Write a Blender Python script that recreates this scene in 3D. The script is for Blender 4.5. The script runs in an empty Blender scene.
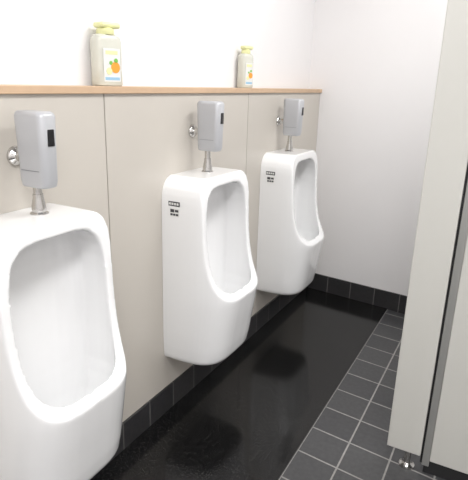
import bpy, bmesh, math
from mathutils import Vector, Matrix
sc = bpy.context.scene
sc.view_settings.view_transform = 'Standard'
col = sc.collection

# ---------------------------------------------------------------- materials
def mat(name, color, rough=0.5, metal=0.0, coat=0.0, noise=0.0, nscale=20, bump=0.0, spec=None, trans=0.0):
    m = bpy.data.materials.new(name); m.use_nodes = True
    nt = m.node_tree; b = nt.nodes['Principled BSDF']
    b.inputs['Base Color'].default_value = (*color, 1)
    b.inputs['Roughness'].default_value = rough
    b.inputs['Metallic'].default_value = metal
    b.inputs['Coat Weight'].default_value = coat
    b.inputs['Coat Roughness'].default_value = 0.05
    b.inputs['Transmission Weight'].default_value = trans
    if spec is not None: b.inputs['Specular IOR Level'].default_value = spec
    if noise or bump:
        tc = nt.nodes.new('ShaderNodeTexCoord')
        n = nt.nodes.new('ShaderNodeTexNoise'); n.inputs['Scale'].default_value = nscale
        n.inputs['Detail'].default_value = 4
        nt.links.new(tc.outputs['Object'], n.inputs['Vector'])
        if noise:
            mx = nt.nodes.new('ShaderNodeMix'); mx.data_type = 'RGBA'
            mx.inputs[6].default_value = (*[c*(1-noise) for c in color], 1)
            mx.inputs[7].default_value = (*[min(1, c*(1+noise)) for c in color], 1)
            nt.links.new(n.outputs['Fac'], mx.inputs[0])
            nt.links.new(mx.outputs[2], b.inputs['Base Color'])
        if bump:
            bp = nt.nodes.new('ShaderNodeBump'); bp.inputs['Strength'].default_value = bump
            bp.inputs['Distance'].default_value = 0.002
            nt.links.new(n.outputs['Fac'], bp.inputs['Height'])
            nt.links.new(bp.outputs['Normal'], b.inputs['Normal'])
    return m

def srgb(r, g, b):
    f = lambda c: (c/255/12.92) if c/255 <= 0.04045 else ((c/255+0.055)/1.055)**2.4
    return (f(r), f(g), f(b))

def tile_mat(name, axes, off, c1, c2, mortar, w, h, ms, rough, shear=0.0):
    m = bpy.data.materials.new(name); m.use_nodes = True
    nt = m.node_tree; b = nt.nodes['Principled BSDF']
    b.inputs['Roughness'].default_value = rough
    tc = nt.nodes.new('ShaderNodeTexCoord'); sp = nt.nodes.new('ShaderNodeSeparateXYZ')
    nt.links.new(tc.outputs['Object'], sp.inputs[0])
    cb = nt.nodes.new('ShaderNodeCombineXYZ')
    a1 = nt.nodes.new('ShaderNodeMath'); a1.operation = 'ADD'; a1.inputs[1].default_value = off[0]
    a2 = nt.nodes.new('ShaderNodeMath'); a2.operation = 'ADD'; a2.inputs[1].default_value = off[1]
    nt.links.new(sp.outputs[axes[0]], a1.inputs[0]); nt.links.new(sp.outputs[axes[1]], a2.inputs[0])
    nt.links.new(a1.outputs[0], cb.inputs[0])
    ms_ = nt.nodes.new('ShaderNodeMath'); ms_.operation = 'MULTIPLY_ADD'; ms_.inputs[1].default_value = shear
    nt.links.new(a1.outputs[0], ms_.inputs[0]); nt.links.new(a2.outputs[0], ms_.inputs[2])
    nt.links.new(ms_.outputs[0], cb.inputs[1])
    br = nt.nodes.new('ShaderNodeTexBrick'); br.offset = 0; br.squash = 1
    br.inputs['Scale'].default_value = 1; br.inputs['Brick Width'].default_value = w
    br.inputs['Row Height'].default_value = h; br.inputs['Mortar Size'].default_value = ms
    br.inputs['Mortar Smooth'].default_value = 0.1
    br.inputs['Color1'].default_value = (*c1, 1); br.inputs['Color2'].default_value = (*c2, 1)
    br.inputs['Mortar'].default_value = (*mortar, 1)
    nt.links.new(cb.outputs[0], br.inputs['Vector'])
    n = nt.nodes.new('ShaderNodeTexNoise'); n.inputs['Scale'].default_value = 60; n.inputs['Detail'].default_value = 6
    nt.links.new(tc.outputs['Object'], n.inputs['Vector'])
    mr = nt.nodes.new('ShaderNodeMapRange'); mr.inputs[3].default_value = 0.65; mr.inputs[4].default_value = 1.35
    nt.links.new(n.outputs['Fac'], mr.inputs[0])
    vm = nt.nodes.new('ShaderNodeVectorMath'); vm.operation = 'SCALE'
    nt.links.new(br.outputs['Color'], vm.inputs[0]); nt.links.new(mr.outputs[0], vm.inputs['Scale'])
    nt.links.new(vm.outputs[0], b.inputs['Base Color'])
    inv = nt.nodes.new('ShaderNodeMath'); inv.operation = 'MULTIPLY_ADD'; inv.inputs[1].default_value = -1; inv.inputs[2].default_value = 1
    nt.links.new(br.outputs['Fac'], inv.inputs[0])
    ad = nt.nodes.new('ShaderNodeMath'); ad.operation = 'MULTIPLY_ADD'; ad.inputs[1].default_value = 0.25
    nt.links.new(n.outputs['Fac'], ad.inputs[0]); nt.links.new(inv.outputs[0], ad.inputs[2])
    bp = nt.nodes.new('ShaderNodeBump'); bp.inputs['Strength'].default_value = 0.5; bp.inputs['Distance'].default_value = 0.002
    nt.links.new(ad.outputs[0], bp.inputs['Height']); nt.links.new(bp.outputs['Normal'], b.inputs['Normal'])
    return m

M_wall = mat('wall_paint', srgb(238, 236, 236), 0.7, noise=0.01, nscale=8)
M_ceil = mat('ceiling_paint', srgb(240, 240, 240), 0.8, noise=0.01)
M_panel = mat('beige_laminate', srgb(199, 193, 184), 0.3, noise=0.015, nscale=3)
M_seam = mat('panel_joint', srgb(90, 80, 72), 0.6, noise=0.05)
M_wood = mat('ledge_wood', srgb(200, 170, 140), 0.45, noise=0.1, nscale=30)
M_ceramic = mat('white_ceramic', srgb(244, 244, 244), 0.10, coat=0.6, noise=0.003)
M_chrome = mat('chrome', srgb(200, 198, 195), 0.15, metal=1.0, noise=0.01)
M_silver = mat('silver_plastic', srgb(184, 185, 188), 0.32, metal=0.15, noise=0.01)
M_silverd = mat('silver_plastic_dark', srgb(140, 142, 147), 0.4, metal=0.3, noise=0.01)
M_black = mat('sensor_window', srgb(20, 20, 24), 0.1, noise=0.02)
M_part = mat('partition_laminate', srgb(206, 205, 199), 0.35, noise=0.02, nscale=4)
M_alu = mat('aluminium_channel', srgb(165, 165, 162), 0.4, metal=0.5, noise=0.02)
M_dark = mat('dark_rubber_and_gap_shade', srgb(35, 35, 36), 0.5, noise=0.1)  # rubber of the skirting, also the painted shade in the partition gap
M_base = tile_mat('baseboard_tile_left', (1, 2), (0.04, 0.002), srgb(54, 53, 54), srgb(46, 46, 48), srgb(110, 108, 106), 0.15, 0.2, 0.0025, 0.35)
M_base2 = tile_mat('baseboard_tile_end', (0, 2), (0.0, 0.002), srgb(54, 53, 54), srgb(46, 46, 48), srgb(110, 108, 106), 0.15, 0.2, 0.0025, 0.35)
SH = 0.115
M_floor = tile_mat('floor_tile', (0, 1), (-0.538+0.15*10, 0.0+3), srgb(70, 70, 71), srgb(59, 59, 61), srgb(142, 140, 137), 0.15, 0.15, 0.0032, 0.35, SH)

# black polished slab
M_mat = bpy.data.materials.new('black_stone_slab'); M_mat.use_nodes = True
nt = M_mat.node_tree; b = nt.nodes['Principled BSDF']
tc = nt.nodes.new('ShaderNodeTexCoord'); n = nt.nodes.new('ShaderNodeTexNoise'); n.inputs['Scale'].default_value = 280; n.inputs['Detail'].default_value = 3
cr = nt.nodes.new('ShaderNodeValToRGB'); cr.color_ramp.elements[0].position = 0.55; cr.color_ramp.elements[0].color = (*srgb(14, 14, 15), 1)
cr.color_ramp.elements[1].position = 0.80; cr.color_ramp.elements[1].color = (*srgb(66, 64, 61), 1)
nt.links.new(tc.outputs['Object'], n.inputs['Vector']); nt.links.new(n.outputs['Fac'], cr.inputs[0]); nt.links.new(cr.outputs[0], b.inputs['Base Color'])
b.inputs['Roughness'].default_value = 0.13
b.inputs['Specular IOR Level'].default_value = 0.36

# ---------------------------------------------------------------- helpers
def link(name, me, parent=None, mats=(), smooth=False):
    o = bpy.data.objects.new(name, me); col.objects.link(o)
    for m in mats: me.materials.append(m)
    if smooth:
        for p in me.polygons: p.use_smooth = True
    if parent: o.parent = parent
    return o

def box(name, x0, x1, y0, y1, z0, z1, m, parent=None, bevel=0.0, seg=3, smooth=False):
    bm = bmesh.new(); bmesh.ops.create_cube(bm, size=1)
    for v in bm.verts:
        v.co = Vector(((x0+x1)/2+v.co.x*(x1-x0), (y0+y1)/2+v.co.y*(y1-y0), (z0+z1)/2+v.co.z*(z1-z0)))
    if bevel: bmesh.ops.bevel(bm, geom=list(bm.edges), offset=bevel, segments=seg, affect='EDGES', profile=0.5)
    me = bpy.data.meshes.new(name); bm.to_mesh(me); bm.free()
    return link(name, me, parent, [m], smooth or bevel > 0.004)

def lathe(name, prof, axis, origin, m, parent=None, seg=40):
    bm = bmesh.new(); rings = []
    ax = Vector(axis).normalized()
    u = ax.orthogonal().normalized(); w = ax.cross(u)
    for r, t in prof:
        rings.append([bm.verts.new(Vector(origin)+ax*t+(u*math.cos(a)+w*math.sin(a))*r) for a in [2*math.pi*i/seg for i in range(seg)]])
    for a, b_ in zip(rings, rings[1:]):
        for i in range(seg): bm.faces.new((a[i], a[(i+1) % seg], b_[(i+1) % seg], b_[i]))
    bm.faces.new(rings[0][::-1]); bm.faces.new(rings[-1])
    bmesh.ops.recalc_face_normals(bm, faces=bm.faces)
    me = bpy.data.meshes.new(name); bm.to_mesh(me); bm.free()
    o = link(name, me, parent, [m], True)
    for p in me.polygons:
        if len(p.vertices) > 4: p.use_smooth = False
    md = o.modifiers.new('es', 'EDGE_SPLIT'); md.split_angle = math.radians(40)
    return o

def empty(name, loc=(0, 0, 0)):
    e = bpy.data.objects.new(name, None); col.objects.link(e); e.location = loc; e.empty_display_size = 0.1
    return e

def prism(name, pts_xy, z0, z1, m, parent=None):
    bm = bmesh.new()
    a = [bm.verts.new((x, y, z0)) for x, y in pts_xy]; c = [bm.verts.new((x, y, z1)) for x, y in pts_xy]
    k = len(a)
    for i in range(k): bm.faces.new((a[i], a[(i+1) % k], c[(i+1) % k], c[i]))
    bm.faces.new(a[::-1]); bm.faces.new(c); bmesh.ops.recalc_face_normals(bm, faces=bm.faces)
    me = bpy.data.meshes.new(name); bm.to_mesh(me); bm.free()
    return link(name, me, parent, [m])

# ---------------------------------------------------------------- room
YB, XR, HC = -1.3, 2.2, 2.5
YE = 2.958
def ye(x): return YE - SH*x
box('floor', -0.3, XR, YB, 3.2, -0.1, 0, M_floor)
box('ceiling', -0.3, XR+.2, YB-.2, 3.2, HC, HC+0.1, M_ceil)
wl = box('wall_left', -0.28, -0.075, YB, YE+0.12, 0, HC, M_wall)
box('lower_core', -0.075, -0.006, YB, YE+0.008, 0.0, 1.212, M_seam, wl)
seams = [YB+.001, -0.66, 0.245, 1.147, 2.046, YE]
for i in range(5):
    box('panel_%d' % (i+1), -0.006, 0.0, seams[i]+0.002, seams[i+1]-0.002, 0.10, 1.212, M_panel, wl, bevel=0.0008, seg=1)
prism('wall_end', [(-0.075, ye(-0.075)), (XR, ye(XR)), (XR, ye(XR)+.2), (-0.075, ye(-.075)+.2)], 0, HC, M_wall)
box('wall_right', XR, XR+.2, YB-.2, 3.2, 0, HC, M_wall)
box('wall_back', -0.28, XR, YB-.2, YB, 0, HC, M_wall)
box('trim_ledge', -0.074, 0.010, YB+.001, YE+0.003, 1.212, 1.232, M_wood, bevel=0.002, seg=2)
HB = 0.11
box('baseboard_left', 0.0005, 0.009, YB+.001, YE-0.012, 0.0005, HB, M_base, bevel=0.001, seg=1)
prism('baseboard_end', [(0.0005, ye(0)-.0015), (0.0005, ye(0)-.010), (XR-.001, ye(XR)-.010), (XR-.001, ye(XR)-.0015)], 0.0005, HB, M_base2)
prism('floor_mat', [(0.0100, -1.2), (0.538, -1.2), (0.538, ye(0.538)-.012), (0.0100, ye(0.01)-.012)], 0.0003, 0.006, M_mat)

# ---------------------------------------------------------------- urinal mesh
def plan(d, w, n, xb, N=28):
    pts = [(xb, -w)]
    for i in range(N+1):
        a = -math.pi/2 + math.pi*i/N
        c, s = math.cos(a), math.sin(a)
        x = d*abs(c)**(2/n); y = w*math.copysign(abs(s)**(2/n), s)
        pts.append((x, y))
    pts.append((xb, w))
    return pts

def loft(name, secs):
    bm = bmesh.new(); rings = []
    for z, pts in secs: rings.append([bm.verts.new((x, y, z)) for x, y in pts])
    k = len(rings[0])
    for a, b_ in zip(rings, rings[1:]):
        for i in range(k): bm.faces.new((a[i], a[(i+1) % k], b_[(i+1) % k], b_[i]))
    bm.faces.new(rings[0][::-1]); bm.faces.new(rings[-1]); bmesh.ops.recalc_face_normals(bm, faces=bm.faces)
    me = bpy.data.meshes.new(name); bm.to_mesh(me); bm.free()
    o = bpy.data.objects.new(name, me); col.objects.link(o); return o

W = 0.181
D = 0.256
outer = []
for z, d, w in [(0.238, .198, .162), (0.243, .209, .171), (.256, .216, .177), (.30, .225, .180), (.36, .234, W), (.42, .244, W), (.465, .251, W), (.49, D-.001, W), (.505, D, W), (.6, D, W),
                (.85, D, W), (.878, D, .179), (.900, D, .173), (.918, D, .162), (.930, D, .147), (.938, D, .126)]:
    outer.append((z, plan(d, w, 3.8, -0.014)))
A = loft('urinal_outer', outer)
prof = [(.285, .500), (.254, .502), (.245, .508), (.231, .520), (.215, .540), (.199, .568), (.187, .602), (.177, .645), (.171, .69), (.167, .74), (.164, .80), (.160, .87), (.154, .92), (.147, .96), (.6, .96), (.6, .500)]
bm = bmesh.new()
va = [bm.verts.new((x, -.4, z)) for x, z in prof]; vb = [bm.verts.new((x, .4, z)) for x, z in prof]
k = len(prof)
for i in range(k): bm.faces.new((va[i], va[(i+1) % k], vb[(i+1) % k], vb[i]))
bm.faces.new(va[::-1]); bm.faces.new(vb); bmesh.ops.recalc_face_normals(bm, faces=bm.faces)
me = bpy.data.meshes.new('cut'); bm.to_mesh(me); bm.free()
B = bpy.data.objects.new('cut', me); col.objects.link(B)
def cplan(d, w, n, xb, N=20):
    pts = []
    for i in range(N+1):
        a = -math.pi/2 + math.pi*i/N
        c, s = math.cos(a), math.sin(a)
        pts.append((xb+.03+(d-xb-.03)*abs(c)**(2/n), w*math.copysign(abs(s)**(2/n), s)))
    for i in range(1, 12):
        a = math.pi/2 - math.pi*i/12
        pts.append((xb+.03-0.03*abs(math.cos(a))**(2/2.0), w*math.copysign(abs(math.sin(a))**(2/2.0), math.sin(a))))
    return pts
cav = []
DC = D-.024
for z, d, w, xb in [(.335, .15, .04, .095), (.345, .17, .075, .075), (.37, .193, .104, .060), (.41, .212, .128, .052), (.46, .225, .144, .048), (.50, DC-.001, .151, .046), (.60, DC, .153, .045),
                 (.76, DC, .152, .045), (.81, DC, .149, .047), (.845, DC, .141, .052), (.870, DC, .129, .058), (.888, DC, .110, .066), (.897, DC, .086, .078), (.901, DC, .055, .09)]:
    cav.append((z, cplan(d, w, 3.4, xb)))
C = loft('cav', cav)
for t in (B, C):
    md = A.modifiers.new('b', 'BOOLEAN'); md.operation = 'DIFFERENCE'; md.solver = 'EXACT'; md.object = t
md = A.modifiers.new('r', 'REMESH'); md.mode = 'VOXEL'; md.voxel_size = 0.0035
md = A.modifiers.new('s', 'SMOOTH'); md.factor = 0.5; md.iterations = 16
dg = bpy.context.evaluated_depsgraph_get(); dg.update()
ume = bpy.data.meshes.new_from_object(A.evaluated_get(dg)); ume.name = 'urinal_body'
for v in ume.vertices:
    if v.co.x < 0.0002: v.co.x = 0.0002
for p in ume.polygons: p.use_smooth = True
ume.materials.clear(); ume.materials.append(M_ceramic)
for o in (A, B, C): bpy.data.objects.remove(o, do_unlink=True)

M_sticker = mat('sticker_white', srgb(225, 225, 222), 0.5, noise=0.01)
M_ink = mat('sticker_ink', srgb(70, 70, 74), 0.6, noise=0.05)

for i, (Y, YF, dz) in enumerate([(0.800, .831, -.010), (1.592, 1.602, 0), (2.378, 2.373, 0)]):
    U = empty('urinal', (0, Y, 0))
    body = bpy.data.objects.new('body', ume); col.objects.link(body); body.parent = U
    lathe('drain_cap', [(.026, 0), (.026, .006), (.020, .012), (.006, .015)], (0, 0, 1), (.120, 0, .333), M_ceramic, U)
    yS = -W+0.0008
    box('sticker', .030, .076, yS-.0018, yS-.0002, .842, .858, M_ink, U)
    for j in range(4): box('print_%d' % j, .0325+j*.0105, .0405+j*.0105, yS-.0022, yS-.0017, .846, .854, M_sticker, U)
    box('sticker_lower', .036, .074, yS-.0018, yS-.0002, .806, .834, M_sticker, U)
    for j in range(3): box('ink_low_%d' % j, .038+j*.0115, .0475+j*.0115, yS-.0022, yS-.0017, .809, .816, M_ink, U)
    box('ink_mid', .038, .054, yS-.0022, yS-.0017, .820, .831, M_ink, U)
    box('ink_mid_2', .057, .071, yS-.0022, yS-.0017, .822, .830, M_ink, U)
    F = empty('flush_sensor_valve', (0, YF, dz))
    lathe('spud_nut', [(.022, .0), (.022, .006), (.017, .010), (.017, .022), (.0125, .044), (.0125, .052)], (0, 0, 1), (.068, 0, .934-dz), M_chrome, F)
    lathe('riser_pipe', [(.0105, .0), (.0105, .07)], (0, 0, 1), (.068, 0, .975), M_chrome, F)
    lathe('wall_flange', [(.024, .001), (.024, .004), (.020, .010), (.012, .014), (.011, .016), (.011, .05)], (1, 0, 0), (0, 0, 1.080), M_chrome, F)
    bm = bmesh.new(); rings = []
    def rr(x0, x1, w, r, N=7):
        pts = []
        for cx, cy, a0 in [(x1-r, w-r, 0), (x0+r, w-r, 90), (x0+r, -w+r, 180), (x1-r, -w+r, 270)]:
            for q in range(N+1):
                a = math.radians(a0+90*q/N); pts.append((cx+r*math.cos(a), cy+r*math.sin(a)))
        return pts
    for z, x0, x1, w, r in [(1.015, .038, .114, .019, .012), (1.018, .035, .119, .022, .015), (1.03, .033, .122, .0235, .016), (1.10, .032, .124, .0245, .017), (1.178, .030, .127, .026, .018), (1.185, .033, .123, .023, .016), (1.188, .038, .117, .019, .012)]:
        rings.append([bm.verts.new((x, y, z)) for x, y in rr(x0, x1, w, r)])
    kk = len(rings[0])
    for a, b_ in zip(rings, rings[1:]):
        for q in range(kk): bm.faces.new((a[q], a[(q+1) % kk], b_[(q+1) % kk], b_[q]))
    bm.faces.new(rings[0][::-1]); bm.faces.new(rings[-1]); bmesh.ops.recalc_face_normals(bm, faces=bm.faces)
    me = bpy.data.meshes.new('case'); bm.to_mesh(me); bm.free()
    o = link('case', me, F, [M_silver], True)
    md = o.modifiers.new('es', 'EDGE_SPLIT'); md.split_angle = math.radians(35)
    box('sensor_window', .118, .1272, -.009, .010, 1.112, 1.150, M_black, F, bevel=.002)
    box('side_groove', .048, .106, -.0247, -.0228, 1.0545, 1.056, M_silverd, F)

# ---------------------------------------------------------------- soap bottles
M_bot = mat('bottle_translucent', srgb(238, 238, 226), 0.25, noise=0.01, trans=0.35)
M_yel = mat('pump_yellow', srgb(228, 228, 172), 0.3, noise=0.02)
M_or = mat('label_orange', srgb(240, 160, 60), 0.5, noise=0.05)
M_gr = mat('label_green', srgb(120, 180, 80), 0.5, noise=0.05)
M_bl = mat('label_blue', srgb(150, 190, 215), 0.5, noise=0.05)
def bottle(loc, w, d, rot, s):
    E = empty('hand_soap_bottle', loc)
    bm = bmesh.new(); rings = []
    def se(a_, b_, n, N=36):
        return [(a_*math.copysign(abs(math.cos(t))**(2/n), math.cos(t)), b_*math.copysign(abs(math.sin(t))**(2/n), math.sin(t))) for t in [2*math.pi*i/N for i in range(N)]]
    for z, k, n in [(0, .92, 3.5), (.004, 1, 3.5), (.05, .97, 3.5), (.09, .98, 3.5), (.118, .98, 3.4), (.128, .94, 3.2), (.134, .82, 3), (.137, .62, 2.4)]:
        rings.append([bm.verts.new((x, y, z*s)) for x, y in se(d/2*k, w/2*k, n)])
    for a, b_ in zip(rings, rings[1:]):
        for q in range(36): bm.faces.new((a[q], a[(q+1) % 36], b_[(q+1) % 36], b_[q]))
    bm.faces.new(rings[0][::-1]); bm.faces.new(rings[-1]); bmesh.ops.recalc_face_normals(bm, faces=bm.faces)
    me = bpy.data.meshes.new('bottle_body'); bm.to_mesh(me); bm.free(); link('bottle_body', me, E, [M_bot], True)
    k2 = w/.082
    lathe('pump_collar', [(.022*k2, .136*s), (.023*k2, .138*s), (.023*k2, .150*s), (.018*k2, .153*s), (.016*k2, .158*s)], (0, 0, 1), (0, 0, 0), M_yel, E)
    box('pump_head', -.020*k2, .020*k2, -.024*k2, .036*k2, .153*s, .168*s, M_yel, E, bevel=.006*s)
    def disc(cy, z, r, m, nm):
        lathe(nm, [(r, 0), (r, .0012)], (1, 0, 0), (d/2*1.003, cy, z), m, E, 24)
    box('label_panel', d/2*.965, d/2*1.003, -w*.32, w*.32, .012*s, .100*s, M_sticker, E)
    disc(.010*k2, .050*s, .014*k2, M_or, 'fruit')
    disc(-.010*k2, .040*s, .009*k2, M_yel, 'fruit_small')
    disc(.012*k2, .068*s, .006*k2, M_gr, 'leaf')
    disc(-.004*k2, .062*s, .005*k2, M_gr, 'leaf_small')
    box('label_text', d/2*.98, d/2*1.02, -w*.28, w*.28, .016*s, .024*s, M_bl, E)
    box('label_title', d/2*.98, d/2*1.02, -w*.24, w*.22, .084*s, .094*s, M_yel, E)
    E.rotation_euler = (0, 0, rot)
    return E
bottle((-.036, 1.203, 1.2325), .090, .054, math.radians(-12), 1.03)
bottle((-.038, 2.08, 1.2325), .070, .048, math.radians(-16), 1.03)

# ---------------------------------------------------------------- partition
P = empty('toilet_partition', (-.012, 0, 0))
box('pilaster', .835, .946, 1.58, 1.62, .066, 2.15, M_part, P, bevel=.003)
box('joint_shadow', .946, .953, 1.600, 1.615, .03, 2.15, M_dark, P)  # dark strip set into the open joint to stand in for its shade
box('metal_channel', .953, .976, 1.588, 1.62, .03, 2.15, M_alu, P, bevel=.002)
box('side_panel', .976, XR+.011, 1.592, 1.615, .05, 2.15, M_part, P, bevel=.002)
box('skirting', .960, XR+.011, 1.594, 1.616, .0005, .05, M_dark, P)
lathe('foot', [(.026, .0005), (.026, .006), (.015, .010), (.011, .014), (.011, .068)], (0, 0, 1), (.905, 1.60, 0), M_chrome, P)

# ---------------------------------------------------------------- lights
def area(name, loc, sx, sy, e, c=(1, 1, 1)):
    L = bpy.data.lights.new(name, 'AREA'); L.shape = 'RECTANGLE'; L.size = sx; L.size_y = sy; L.energy = e; L.color = c
    o = bpy.data.objects.new(name, L); col.objects.link(o); o.location = loc; return o
for i, (x, y, e) in enumerate([(1.3, -.35, 42), (1.15, 1.75, 32)]):
    F = empty('ceiling_light', (x, y, HC))
    box('housing', -.20, .20, -.62, .62, -.03, -.0005, M_ceil, F, bevel=.004)
    a = area('tube', (0, 0, -.035), .36, 1.2, e); a.parent = F
w = bpy.data.worlds.new('world'); sc.world = w; w.use_nodes = True
w.node_tree.nodes['Background'].inputs[0].default_value = (.9, .93, 1, 1); w.node_tree.nodes['Background'].inputs[1].default_value = 0.3

# ---------------------------------------------------------------- camera
right = Vector((.877, .480, .0279)); fwd = Vector((-.452, .843, -.2919)).normalized()
right = (right - fwd*right.dot(fwd)).normalized(); up = right.cross(fwd)
R = Matrix((right, up, -fwd)).transposed().to_4x4()
cam = bpy.data.cameras.new('camera'); co = bpy.data.objects.new('camera', cam); col.objects.link(co)
co.matrix_world = Matrix.Translation((1.046, 0, 1.25)) @ R
cam.sensor_fit = 'HORIZONTAL'; cam.sensor_width = 36; cam.lens = 513/468*36; cam.clip_start = 0.02
sc.camera = co
